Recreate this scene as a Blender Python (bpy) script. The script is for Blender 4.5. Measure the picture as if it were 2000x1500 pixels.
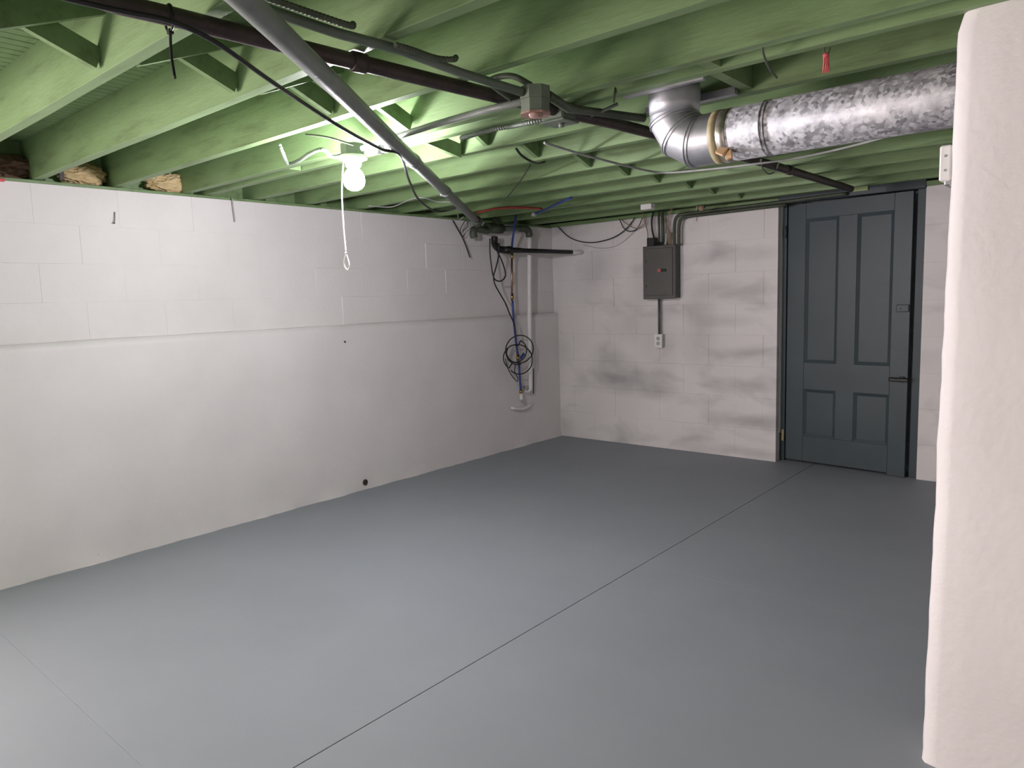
import bpy, bmesh, math, random
from mathutils import Vector, Matrix, noise
random.seed(7)
sc = bpy.context.scene
for o in list(bpy.data.objects): bpy.data.objects.remove(o)
COL = sc.collection

# ------------------------------------------------------------------ camera
F_PX, CX, CY, CZ = 1400.75, 4.1664, -5.4788, 1.33
YAW, PITCH, ROLL = -0.71125, 0.11829, 0.03199
fw = Vector((math.sin(YAW)*math.cos(PITCH), math.cos(YAW)*math.cos(PITCH), -math.sin(PITCH)))
rt0 = Vector((math.cos(YAW), -math.sin(YAW), 0)); dn0 = fw.cross(rt0)
rt = rt0*math.cos(ROLL) + dn0*math.sin(ROLL); dn = -rt0*math.sin(ROLL) + dn0*math.cos(ROLL)
cam = bpy.data.cameras.new('camera'); co = bpy.data.objects.new('camera', cam); COL.objects.link(co)
cam.sensor_width = 36; cam.lens = F_PX/2000*36; cam.clip_start = .05
M = Matrix((rt, -dn, -fw)).transposed().to_4x4(); M.translation = Vector((CX, CY, CZ)); co.matrix_world = M
sc.camera = co

# ------------------------------------------------------------------ world, exposure, large lights
w = bpy.data.worlds.new('world'); sc.world = w; w.use_nodes = True
w.node_tree.nodes['Background'].inputs[0].default_value = (.75, .85, 1, 1)
w.node_tree.nodes['Background'].inputs[1].default_value = .6
sc.view_settings.view_transform = 'Standard'; sc.view_settings.look = 'None'
sc.view_settings.gamma = 1; sc.view_settings.use_curve_mapping = False
sc.view_settings.exposure = 1.35
BULB_W = 37.0          # emission strength of the bare bulb
def area(name, loc, rot, sx, sy, power, col):
    l = bpy.data.lights.new(name, 'AREA'); l.shape = 'RECTANGLE'; l.size = sx; l.size_y = sy
    l.energy = power; l.color = col
    o = bpy.data.objects.new(name, l); COL.objects.link(o); o.location = loc; o.rotation_euler = rot; return o
# daylight through the window in the left wall, behind the photographer
WY0, WY1, WZ0, WZ1 = -7.60, -6.20, .45, 1.65
area('window_left_offscreen', (-.03, (WY0+WY1)/2, (WZ0+WZ1)/2), (0, math.radians(-90), 0), WZ1-WZ0-.06, WY1-WY0-.06, 95, (1, .86, .84))

# ------------------------------------------------------------------ helpers
def ray(px, py):
    return (rt*((px-1000)/F_PX) + dn*((py-750)/F_PX) + fw)
CAM = Vector((CX, CY, CZ))
def onx(px, py, x=0): d = ray(px, py); return CAM + d*((x-CX)/d.x)
def ony(px, py, y=0): d = ray(px, py); return CAM + d*((y-CY)/d.y)
def onz(px, py, z=0): d = ray(px, py); return CAM + d*((z-CZ)/d.z)

def new_mat(name):
    m = bpy.data.materials.new(name); m.use_nodes = True
    nt = m.node_tree; b = nt.nodes['Principled BSDF']
    return m, nt, b
def N(nt, t, **kw):
    n = nt.nodes.new(t)
    for k, v in kw.items():
        if k.startswith('_'): setattr(n, k[1:], v)
        else: n.inputs[k.replace('__', ' ')].default_value = v
    return n
def L(nt, a, ao, b, bi): nt.links.new(a.outputs[ao], b.inputs[bi])
def ramp(nt, stops):
    r = nt.nodes.new('ShaderNodeValToRGB'); e = r.color_ramp.elements
    while len(e) < len(stops): e.new(.5)
    for q, (p, c) in zip(e, stops):
        q.position = p; q.color = (*c, 1) if len(c) == 3 else c
    return r
def paint(name, c1, c2, rough=.5, scale=3.0, bump=.15, bscale=60, metal=0, spec=.4, stretch=(1, 1, 1)):
    m, nt, b = new_mat(name)
    g = N(nt, 'ShaderNodeNewGeometry'); mp = N(nt, 'ShaderNodeMapping'); mp.inputs['Scale'].default_value = stretch
    L(nt, g, 'Position', mp, 'Vector')
    n1 = N(nt, 'ShaderNodeTexNoise', Scale=scale, Detail=5.0, Roughness=.6); L(nt, mp, 0, n1, 'Vector')
    r = ramp(nt, [(.32, c1), (.68, c2)]); L(nt, n1, 'Fac', r, 0); L(nt, r, 0, b, 'Base Color')
    n2 = N(nt, 'ShaderNodeTexNoise', Scale=bscale, Detail=4.0); L(nt, mp, 0, n2, 'Vector')
    bp = N(nt, 'ShaderNodeBump', Strength=bump, Distance=.004); L(nt, n2, 'Fac', bp, 'Height'); L(nt, bp, 0, b, 'Normal')
    b.inputs['Roughness'].default_value = rough; b.inputs['Metallic'].default_value = metal
    b.inputs['Specular IOR Level'].default_value = spec
    return m
MAT = {}
WHITE1, WHITE2 = (.71, .68, .675), (.78, .75, .745)
MAT['wall'] = paint('white_wall_paint', WHITE1, WHITE2, .55, 1.6, .35, 45)
# white paint with thin grey smudges where the old coat shows through
def smudged():
    m, nt, b = new_mat('thin_white_paint')
    g = N(nt, 'ShaderNodeNewGeometry')
    n1 = N(nt, 'ShaderNodeTexNoise', Scale=1.6, Detail=5.0); L(nt, g, 'Position', n1, 'Vector')
    r = ramp(nt, [(.3, WHITE1), (.7, WHITE2)]); L(nt, n1, 'Fac', r, 0)
    # broad brushy patches
    mp = N(nt, 'ShaderNodeMapping'); mp.inputs['Scale'].default_value = (1.3, 1, 2.6); L(nt, g, 'Position', mp, 'Vector')
    n2 = N(nt, 'ShaderNodeTexNoise', Scale=1.7, Detail=3.0, Distortion=.5); L(nt, mp, 0, n2, 'Vector')
    r2 = ramp(nt, [(.52, (0, 0, 0)), (.78, (.5, .5, .5))]); L(nt, n2, 'Fac', r2, 0)
    acc = (r2, 0)
    # patches with a place of their own: (x, z, half width, half height, strength)
    for (x, z, sx, sz, s) in [(.72, .66, .16, .10, .55), (.86, .54, .26, .07, .55), (.60, .80, .12, .08, .45), (1.12, .50, .12, .06, .5),
                              (1.5, 1.02, .10, .22, .42), (1.42, 1.2, .16, .06, .35), (.55, 1.62, .16, .12, .4), (.42, 1.45, .12, .16, .3),
                              (1.66, 1.63, .16, .05, .45), (1.64, 1.36, .17, .05, .45), (1.70, 1.10, .2, .035, .4), (1.78, .84, .16, .03, .4),
                              (1.98, .87, .12, .03, .35), (1.80, .58, .16, .045, .45), (2.02, .6, .1, .04, .45), (1.76, .31, .13, .04, .5),
                              (2.0, .31, .12, .04, .5), (1.8, .06, .12, .03, .5), (2.03, .05, .1, .03, .55), (2.02, 1.34, .1, .03, .35),
                              (2.0, 1.62, .1, .04, .35), (.95, 1.3, .1, .3, .25), (.1, .1, .08, .1, .4),
                              (1.15, .9, .12, .2, .3), (.8, 1.1, .1, .12, .25), (2.6, 1.0, .01, .01, .0)]:
        mp = N(nt, 'ShaderNodeMapping'); mp.vector_type = 'TEXTURE'
        mp.inputs['Location'].default_value = (x, 0, z); mp.inputs['Scale'].default_value = (sx*1.9, 99, sz*1.9)
        L(nt, g, 'Position', mp, 'Vector')
        nn = N(nt, 'ShaderNodeTexNoise', Scale=1.3, Detail=3.0); L(nt, mp, 0, nn, 'Vector')
        ad = N(nt, 'ShaderNodeVectorMath', _operation='MULTIPLY_ADD'); L(nt, nn, 'Color', ad, 0)
        ad.inputs[1].default_value = (.7, 0, .7); L(nt, mp, 0, ad, 2)
        ad2 = N(nt, 'ShaderNodeVectorMath', _operation='SUBTRACT'); L(nt, ad, 0, ad2, 0); ad2.inputs[1].default_value = (.35, 0, .35)
        gr = N(nt, 'ShaderNodeTexGradient', _gradient_type='SPHERICAL'); L(nt, ad2, 0, gr, 'Vector')
        mu = N(nt, 'ShaderNodeMath', _operation='MULTIPLY_ADD'); L(nt, gr, 'Fac', mu, 0); mu.inputs[1].default_value = s*.85
        L(nt, acc[0], acc[1], mu, 2); acc = (mu, 0)
    mx = N(nt, 'ShaderNodeMix', _data_type='RGBA', _clamp_factor=True); L(nt, acc[0], acc[1], mx, 0); L(nt, r, 0, mx, 6)
    mx.inputs[7].default_value = (.33, .325, .335, 1); L(nt, mx, 2, b, 'Base Color')
    n3 = N(nt, 'ShaderNodeTexNoise', Scale=45.0, Detail=4.0); L(nt, g, 'Position', n3, 'Vector')
    bp = N(nt, 'ShaderNodeBump', Strength=.35, Distance=.004); L(nt, n3, 'Fac', bp, 'Height'); L(nt, bp, 0, b, 'Normal')
    b.inputs['Roughness'].default_value = .6
    return m
MAT['wall2'] = smudged()
MAT['floor'] = paint('grey_floor_paint', (.278, .299, .332), (.306, .328, .361), .58, 1.0, .10, 35, spec=.18)
# green joist paint with dirt
def green_paint(name):
    m, nt, b = new_mat(name)
    g = N(nt, 'ShaderNodeNewGeometry')
    n1 = N(nt, 'ShaderNodeTexNoise', Scale=2.2, Detail=5.0); L(nt, g, 'Position', n1, 'Vector')
    r = ramp(nt, [(.3, (.172, .275, .115)), (.7, (.205, .310, .142))]); L(nt, n1, 'Fac', r, 0)
    mp = N(nt, 'ShaderNodeMapping'); mp.inputs['Scale'].default_value = (2, 12, 12); L(nt, g, 'Position', mp, 'Vector')
    n2 = N(nt, 'ShaderNodeTexNoise', Scale=1.5, Detail=6.0, Roughness=.65); L(nt, mp, 0, n2, 'Vector')
    r2 = ramp(nt, [(.28, (.50, .46, .40)), (.46, (.9, .9, .88)), (.6, (1, 1, 1))]); L(nt, n2, 'Fac', r2, 0)
    mx = N(nt, 'ShaderNodeMix', _data_type='RGBA', _blend_type='MULTIPLY'); mx.inputs[0].default_value = .8
    L(nt, r, 0, mx, 6); L(nt, r2, 0, mx, 7); L(nt, mx, 2, b, 'Base Color')
    n3 = N(nt, 'ShaderNodeTexNoise', Scale=9.0, Detail=5.0); L(nt, mp, 0, n3, 'Vector')
    bp = N(nt, 'ShaderNodeBump', Strength=.25, Distance=.003); L(nt, n3, 'Fac', bp, 'Height'); L(nt, bp, 0, b, 'Normal')
    b.inputs['Roughness'].default_value = .5
    return m
MAT['green'] = MAT['plank'] = green_paint('green_joist_paint')
MAT['gpipe'] = paint('green_grey_pipe_paint', (.10, .13, .10), (.16, .19, .15), .45, 8, .2, 90)
MAT['gpipe2'] = paint('olive_pipe_paint', (.045, .06, .04), (.085, .10, .065), .5, 12, .3, 90)
MAT['diag'] = paint('grey_pipe_paint', (.17, .19, .18), (.23, .25, .23), .4, 9, .15, 90)
MAT['iron'] = paint('brown_iron', (.030, .021, .020), (.060, .042, .038), .5, 14, .3, 120, spec=.4)
MAT['black'] = paint('black_rubber', (.010, .010, .011), (.018, .018, .019), .45, 30, .1, 120)
MAT['blackpipe'] = paint('black_steel', (.007, .007, .007), (.016, .015, .014), .45, 20, .2, 120)
MAT['rust'] = paint('rusty_pink_cover', (.26, .15, .12), (.38, .25, .21), .6, 18, .3, 80)
MAT['whiteplastic'] = paint('white_plastic', (.72, .71, .70), (.78, .77, .76), .35, 20, .05, 80)
MAT['cord'] = paint('white_cord', (.8, .79, .77), (.9, .89, .87), .6, 40, .2, 200)
MAT['bluepex'] = paint('blue_tube', (.025, .055, .22), (.035, .075, .28), .35, 20, .05, 80)
MAT['redpex'] = paint('red_tube', (.30, .05, .03), (.38, .07, .05), .4, 20, .05, 80)
MAT['redcloth'] = paint('red_ribbon', (.55, .09, .10), (.65, .14, .14), .7, 60, .2, 200)
MAT['brass'] = paint('brass', (.42, .27, .10), (.5, .34, .15), .3, 30, .1, 80, metal=1)
MAT['copper'] = paint('copper', (.30, .16, .09), (.42, .24, .14), .35, 30, .1, 80, metal=1)
MAT['door'] = paint('blue_grey_door_paint', (.040, .060, .070), (.052, .073, .084), .45, 2.5, .12, 40, spec=.35)
MAT['panelgrey'] = paint('grey_enamel', (.085, .083, .078), (.10, .098, .092), .38, 6, .05, 80)
MAT['paneldark'] = paint('dark_grey_enamel', (.045, .044, .042), (.06, .058, .055), .4, 6, .05, 80)
MAT['steel'] = paint('dull_steel', (.42, .42, .43), (.52, .52, .53), .35, 20, .05, 80, metal=1)
MAT['insul'] = paint('glass_wool', (.50, .36, .17), (.68, .54, .32), .95, 14, 1, 40)
MAT['brownins'] = paint('brown_paper_facing', (.12, .07, .05), (.2, .13, .09), .9, 9, .6, 40)
MAT['wood'] = paint('bare_wood', (.55, .36, .20), (.68, .48, .30), .7, 30, .2, 90)
MAT['tape'] = paint('foil_tape', (.62, .56, .46), (.75, .72, .66), .28, 25, .3, 40, metal=.9)
MAT['sealant'] = paint('yellow_sealant', (.30, .25, .13), (.42, .36, .22), .5, 25, .3, 60)
MAT['glassmat'] = paint('amber_tag', (.5, .3, .14), (.62, .44, .26), .6, 25, .1, 60)
MAT['tagred'] = paint('red_print', (.5, .11, .07), (.55, .14, .09), .5, 25, .02, 60)
MAT['greentag'] = paint('pale_green_card', (.28, .36, .16), (.36, .44, .22), .6, 25, .1, 60)
MAT['wire'] = paint('grey_wire', (.33, .34, .33), (.42, .43, .42), .5, 25, .1, 60)
MAT['tanwire'] = paint('tan_wire', (.30, .20, .13), (.36, .26, .18), .5, 25, .1, 60)
def galvanised():
    m, nt, b = new_mat('galvanised_sheet')
    g = N(nt, 'ShaderNodeNewGeometry')
    v = N(nt, 'ShaderNodeTexVoronoi', Scale=95.0); L(nt, g, 'Position', v, 'Vector')
    n = N(nt, 'ShaderNodeTexNoise', Scale=26.0, Detail=4.0); L(nt, g, 'Position', n, 'Vector')
    r = ramp(nt, [(.28, (.20, .20, .212)), (.72, (.56, .56, .58))])
    mm = N(nt, 'ShaderNodeMix', _data_type='RGBA'); mm.inputs[0].default_value = .55; L(nt, v, 'Color', mm, 6); L(nt, n, 'Fac', mm, 7)
    L(nt, mm, 2, r, 0); L(nt, r, 0, b, 'Base Color')
    r2 = ramp(nt, [(.25, (.48, .48, .48)), (.75, (.68, .68, .68))]); L(nt, v, 'Color', r2, 0); L(nt, r2, 0, b, 'Roughness')
    b.inputs['Metallic'].default_value = .6
    n2 = N(nt, 'ShaderNodeTexNoise', Scale=40.0, Detail=3.0); L(nt, g, 'Position', n2, 'Vector')
    bp = N(nt, 'ShaderNodeBump', Strength=.25, Distance=.004); L(nt, n2, 'Fac', bp, 'Height'); L(nt, bp, 0, b, 'Normal')
    return m
MAT['galv'] = galvanised()
MAT['galvsmooth'] = paint('smooth_sheet_metal', (.42, .43, .46), (.55, .56, .60), .48, 12, .1, 30, metal=.85)
def emit(name, col, s):
    m, nt, b = new_mat(name)
    b.inputs['Base Color'].default_value = (.9, .9, .9, 1)
    b.inputs['Emission Color'].default_value = (*col, 1); b.inputs['Emission Strength'].default_value = s
    return m
MAT['bulb'] = emit('lit_bulb', (.98, .935, 1.0), BULB_W*10)
m_, nt_, b_ = new_mat('window_glass'); b_.inputs['Transmission Weight'].default_value = 1; b_.inputs['Roughness'].default_value = .02; b_.inputs['IOR'].default_value = 1.45; MAT['pane'] = m_

class MB:
    """collects shapes, builds ONE mesh object"""
    def __init__(s): s.bm = bmesh.new()
    def box(s, a, b, mat=None, bev=0, seg=1):
        a, b = Vector(a), Vector(b); c = (a+b)/2; d = b-a
        r = bmesh.ops.create_cube(s.bm, size=1); vs = r['verts']
        for v in vs:
            v.co = Vector((v.co.x*d.x, v.co.y*d.y, v.co.z*d.z)) + c
        if bev:
            es = list({e for v in vs for e in v.link_edges})
            rr = bmesh.ops.bevel(s.bm, geom=es, offset=bev, segments=seg, affect='EDGES', profile=.5)
            vs = [v for v in rr['verts']] if mat is None else list({v for f in rr['faces'] for v in f.verts} | {v for v in vs if v.is_valid})
        if mat is not None:
            for v in vs: v.co = mat @ v.co
        return s
    def loft(s, rings, cap=True, smooth=True):
        vr = [[s.bm.verts.new(p) for p in ring] for ring in rings]
        n = len(rings[0])
        for k in range(len(vr)-1):
            for i in range(n):
                f = s.bm.faces.new((vr[k][i], vr[k][(i+1) % n], vr[k+1][(i+1) % n], vr[k+1][i])); f.smooth = smooth
        if cap:
            s.bm.faces.new(vr[0][::-1]); s.bm.faces.new(vr[-1])
        return s
    def tube(s, pts, r, n=8, smooth=True, cap=True):
        pts = [Vector(p) for p in pts]; rad = r if isinstance(r, (list, tuple)) else [r]*len(pts)
        t = [(pts[min(i+1, len(pts)-1)] - pts[max(i-1, 0)]).normalized() for i in range(len(pts))]
        u = t[0].orthogonal().normalized(); rings = []
        for i, p in enumerate(pts):
            u = (u - t[i]*u.dot(t[i])).normalized(); v = t[i].cross(u)
            rings.append([p + (u*math.cos(2*math.pi*k/n) + v*math.sin(2*math.pi*k/n))*rad[i] for k in range(n)])
        return s.loft(rings, cap, smooth)
    def lathe(s, o, axis, prof, n=20, smooth=True):
        o = Vector(o); t = Vector(axis).normalized(); u = t.orthogonal().normalized(); v = t.cross(u)
        return s.loft([[o + t*h + (u*math.cos(2*math.pi*k/n) + v*math.sin(2*math.pi*k/n))*max(r, 1e-4) for k in range(n)] for h, r in prof], True, smooth)
    def prism(s, poly, z0, z1):
        return s.loft([[Vector((x, y, z0)) for x, y in poly], [Vector((x, y, z1)) for x, y in poly]], True, False)
    def build(s, name, mat, parent=None):
        bmesh.ops.recalc_face_normals(s.bm, faces=s.bm.faces)
        me = bpy.data.meshes.new(name); s.bm.to_mesh(me); s.bm.free()
        me.materials.append(MAT[mat]); return link(name, me, parent)
def link(name, me, parent=None):
    o = bpy.data.objects.new(name, me); COL.objects.link(o)
    if parent is not None:
        o.parent = parent; o.matrix_parent_inverse = Matrix.Translation(-parent.location) if parent.type == 'EMPTY' else Matrix()
    return o
def tag(o, label, cat, group=None):
    o['label'] = label; o['category'] = cat
    if group: o['group'] = group
    return o
def empty(name, loc, label, cat, group=None):
    o = bpy.data.objects.new(name, None); COL.objects.link(o); o.location = loc; o.empty_display_size = .05
    return tag(o, label, cat, group)
def struct(o): o['kind'] = 'structure'; return o
def smooth(pts, k=6):
    p = [Vector(q) for q in pts]; p = [p[0]*2-p[1]] + p + [p[-1]*2-p[-2]]; out = []
    for i in range(1, len(p)-2):
        a, b, c, d = p[i-1:i+3]
        for j in range(k):
            t = j/k
            out.append(.5*((2*b) + (c-a)*t + (2*a-5*b+4*c-d)*t*t + (-a+3*b-3*c+d)*t**3))
    out.append(p[-2]); return out
def cable(name, pts, r, mat, label, cat='cable', group=None, k=6, n=7):
    return tag(MB().tube(smooth(pts, k), r, n).build(name, mat), label, cat, group)
def wav(x, y, z, a): return noise.noise(Vector((x, y, z)))*a

# ------------------------------------------------------------------ levels
ZW, ZS, JB, JT = 1.975, 2.002, 1.995, 2.195    # wall top, sill top, joist bottom, joist top
YR, XR = -8.0, 6.4                             # rear wall, right wall behind the stub
XD0, XD1 = 2.132, 3.107                        # door opening in the back wall

# ------------------------------------------------------------------ floor: slab base and the poured bays with their joints
fl = struct(MB().box((-.3, YR-.2, -.12), (XR+.2, .4, -.012)).build('floor', 'floor'))
XJ = 2.395
ys = [YR, -4.722, -2.46, .30]; xs = [-.2, XJ, XR]
for i in range(2):
    for j in range(3):
        x0, x1 = xs[i]+(.0018 if i else 0), xs[i+1]-(.0018 if i == 0 else 0)
        y0, y1 = ys[j]+.0003, ys[j+1]-.0003
        MB().box((x0, y0, -.012), (x1, y1, 0), bev=.0007).build('slab', 'floor', fl)

# ------------------------------------------------------------------ left wall: rough parged lower half, painted blocks above
XL = .05; ZL = 1.186
YV = -5.6                                      # rear of the stretch that was parged and shows its blocks
wl = struct(MB().box((-.2, WY1, -.05), (-.0026, .2, ZW)).box((-.2, YR, -.05), (-.0026, WY0, ZW)).box((-.2, WY0, -.05), (-.0026, WY1, WZ0)).box((-.2, WY0, WZ1), (-.0026, WY1, ZW))
            .build('wall_left', 'wall'))
wn = struct(MB().box((-.16, WY0, WZ0), (-.10, WY0+.05, WZ1)).box((-.16, WY1-.05, WZ0), (-.10, WY1, WZ1)).box((-.16, WY0+.05, WZ0), (-.10, WY1-.05, WZ0+.05))
            .box((-.16, WY0+.05, WZ1-.05), (-.10, WY1-.05, WZ1)).box((-.15, (WY0+WY1)/2-.02, WZ0+.05), (-.11, (WY0+WY1)/2+.02, WZ1-.05)).build('window_1', 'whiteplastic'))
for ya, yb in ((WY0+.05, (WY0+WY1)/2-.02), ((WY0+WY1)/2+.02, WY1-.05)):
    MB().box((-.133, ya, WZ0+.05), (-.127, yb, WZ1-.05)).build('pane', 'pane', wn)
mb = MB(); rows = 26; cols = 240; grid = []
for i in range(cols+1):
    y = YV + (0-YV)*i/cols; line = []
    for j in range(rows+1):
        z = ZL*j/rows
        x = XL + wav(y*1.3, z*1.3, 3, .006) + wav(y*6, z*6, 9, .0025)
        if j == 0: x += .010 + wav(y*4, 0, 5, .013) + wav(y*15, 0, 2, .008)
        if j == 1: x += .003 + wav(y*5, 0, 5, .005)
        line.append(mb.bm.verts.new((x, y, z + (wav(y*1.7, 4, 0, .006) if j == rows else 0) - (.002 if j == 0 else 0))))
    line.append(mb.bm.verts.new((-.01, y, ZL + wav(y*1.7, 4, 0, .006))))
    grid.append(line)
for i in range(cols):
    for j in range(rows+1):
        f = mb.bm.faces.new((grid[i][j], grid[i+1][j], grid[i+1][j+1], grid[i][j+1])); f.smooth = j < rows
mb.build('parged_footing', 'wall', wl)
BL, BH, G = .405, (ZW-ZL)/4, .0030
blk = {}
def block_mesh(l, hgt, key, mat):
    if key not in blk:
        q = .0008 if key == 'tight' else G
        m = MB(); m.box((-.03, 0, 0), (0, l-q, hgt-q), bev=q*.8)
        me = bpy.data.meshes.new('block'); m.bm.to_mesh(me); m.bm.free(); me.materials.append(MAT[mat]); blk[key] = me
    return blk[key]
for c in range(4):
    y = .0 - (BL/2 if c % 2 else 0)
    if c % 2:
        o = link('block', block_mesh(BL/2, BH, 'half', 'wall'), wl); o.location = (-.001, y+G, ZL + c*BH + G/2)
    while y > YV+BL:
        y -= BL; l = BL
        o = link('block', block_mesh(BL, BH, 'full' if y > -3.0 else 'tight', 'wall'), wl)
        vis = 1.0 if y > -3.0 else .22
        o.location = (random.uniform(-.0028, .0006)*vis-.0008, y+G, ZL + c*BH + G/2)
        o.rotation_euler = (random.uniform(-.002, .002), random.uniform(-.010, .010)*vis, random.uniform(-.008, .008)*vis)

# ------------------------------------------------------------------ back wall with the door opening
wb = struct(MB().box((-.2, .003, -.05), (XD0-.004, .2, ZW+.005)).box((XD1+.004, .003, -.05), (XR, .2, ZW+.005))
            .build('wall_back', 'wall2'))
CH = ZW/8
def back_block(x0, x1, c):
    key = ('b', round(x1-x0, 3))
    if key not in blk:
        m = MB(); m.box((0, 0, 0), (x1-x0-.0008, .05, CH-.0012), bev=.0009)
        me = bpy.data.meshes.new('block'); m.bm.to_mesh(me); m.bm.free(); me.materials.append(MAT['wall2']); blk[key] = me
    o = link('block', blk[key], wb)
    o.location = (x0+.001, random.uniform(-.0008, .0008), c*CH+.001)
    o.rotation_euler = (random.uniform(-.004, .004), 0, random.uniform(-.002, .002))
for c in range(8):
    for (a, b, off) in ((0.0, XD0, 0), (XD1, XD1+1.5, .2)):
        x = a; first = True
        while x < b-.03:
            l = .45 if not (first and c % 2) else .225
            if b-(x+l) < .1: l = b-x
            back_block(x, x+l, c); x += l; first = False

# ------------------------------------------------------------------ stub wall by the photographer's right hand (front face y=-3.33)
mb = MB(); g2 = []
for j in range(61):
    z = -.0 + 2.02*j/60
    e = wav(z*1.7, 7, 0, .004) + wav(z*6, 3, 0, .004) + wav(z*17, 1, 0, .0025)
    xl = 3.785 + .020*z/2 + e + (.02*max(0, (z-1.96)/.06) if z > 1.96 else 0)
    prof = [(xl+.006, -3.12), (xl+.004, -3.29), (xl+.002, -3.312), (xl+.012, -3.327 - .2*e), (xl+.04, -3.333), (xl+.11, -3.334 + wav(z*3, 2, 2, .003))]
    for q in range(8): prof.append((xl+.2+q*.3, -3.335 + wav(z*2.5, q*2.1, 8, .004)))
    prof.append((XR, -3.12))
    g2.append([mb.bm.verts.new((x, y, z)) for x, y in prof])
for j in range(60):
    n = len(g2[0])
    for i in range(n):
        f = mb.bm.faces.new((g2[j][i], g2[j][(i+1) % n], g2[j+1][(i+1) % n], g2[j+1][i])); f.smooth = True
mb.bm.faces.new(g2[-1])
struct(mb.build('wall_right', 'wall'))
struct(MB().box((4.55, -3.12, -.05), (4.7, .2, ZW)).build('wall_alcove', 'wall'))
struct(MB().box((XD0-.3, .24, -.05), (XD1+.3, .34, 2.2)).build('door_light_stop', 'wall'))  # unseen backing added behind the door to keep sky light from leaking in
# rear part of the cellar behind the photographer
struct(MB().box((-.2, YR-.2, -.05), (XR+.2, YR, 2.2)).build('wall_rear', 'wall'))
struct(MB().box((XR, YR, -.05), (XR+.2, -3.12, 2.2)).build('wall_side', 'wall'))

# ------------------------------------------------------------------ ceiling: floor boards, joists, bridging, sill
ce = struct(MB().box((-.3, YR-.2, JT+.022), (XR+.2, .4, JT+.06)).build('ceiling', 'plank'))
PW = .052; me = None; x = -.28; pl = None
while x < XR:
    if pl is None:
        o = MB().box((0, YR, JT), (PW-.0025, .3, JT+.022), bev=.0025).build('plank', 'plank', ce); pl = o.data
    else:
        o = link('plank', pl, ce)
    o.location = (x, 0, random.uniform(0, .001)); x += PW
def joist(y0, y1, x0=-.14, x1=XR, zb=JB, name='joist', seed=0):
    m = MB(); rings = []
    for i in range(31):
        x = x0 + (x1-x0)*i/30; a = wav(x*.9, seed, 1, .004); b = wav(x*.9, seed, 5, .003); c = wav(x*2, seed, 8, .002)
        rings.append([Vector((x, y0+a, zb+b+.002)), Vector((x, y0+a+.003, zb+b)), Vector((x, y1+a-.003, zb+c)), Vector((x, y1+a, zb+c+.002)),
                      Vector((x, y1+a, JT)), Vector((x, y0+a, JT))])
    return m.loft(rings, True, False).build(name, 'green', ce)
FAR = [-6.5, -6.12, -5.73, -5.345, -4.96, -4.573, -4.188, -3.812, -3.433, -2.992, -2.615, -2.195, -1.80, -1.42, -1.03, -.64, -.25]
W = .044
for k, yf in enumerate(FAR): joist(yf-W, yf, seed=k*3.7)
joist(-3.312-.042, -3.312, seed=91)                                   # sister board
# sill plate and rim board above the left wall, plate above the back wall
MB().box((-.15, YR, ZW), (-.012, .2, JB-.001), bev=.003).build('sill_plate', 'green', ce)
MB().box((-.20, YR, JB), (-.145, .2, JT)).build('rim_board', 'green', ce)
MB().box((-.1, .0, ZW+.006), (XR, .16, JB+.02), bev=.003).build('sill_plate', 'green', ce)
MB().box((-.2, .165, JB), (XR, .20, JT)).build('rim_board', 'green', ce)
# herring-bone bridging at x = 2.0
pairs = [(FAR[i], FAR[i+1]-W) for i in range(3, 8)] + [(-3.312, -2.992-W)] + [(FAR[i], FAR[i+1]-W) for i in range(9, 16)]
def brace(y0, z0, y1, z1, xc, tilt=0):
    a, b = Vector((xc, y0, z0)), Vector((xc, y1, z1)); d = (b-a); l = d.length; d.normalize()
    side = Vector((1, 0, 0)); up = side.cross(d)
    mm = Matrix((d, side, up)).transposed().to_4x4(); mm.translation = (a+b)/2
    return MB().box((-l/2, -.011, -.030), (l/2, .011, .030), mat=mm, bev=0).build('bridging', 'green', ce)
for k, (ya, yb) in enumerate(pairs):
    xc = 1.99 + wav(k*1.7, 0, 0, .05)
    brace(ya+.004, JT-.03, yb-.004, JB+.036, xc-.03)                     # high on the near joist, low on the far one
    brace(ya+.004, JB+.036, yb-.004, JT-.03, xc+.03)
# loose brace ends that lie about the lamp bay
brace(-3.30, JB+.055, -3.045, JB+.012, 1.80)
# blocking and cut header beside the duct
MB().box((3.16, -3.43, JB+.004), (3.20, -3.355, JT)).build('blocking', 'green', ce)
MB().box((3.13, -3.31, JB+.01), (3.168, -3.037, JT)).build('blocking', 'green', ce)
MB().box((-.10, -2.93, JB), (-.05, -2.88, JT)).build('blocking', 'green', ce)
MB().box((-.10, -2.52, JB), (-.05, -2.47, JT)).build('blocking', 'green', ce)
MB().prism([(.93, -3.425), (1.0, -3.425), (1.0, -3.36), (.975, -3.36)], JB+.001, JB+.03).build('blocking', 'plank', ce)

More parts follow.
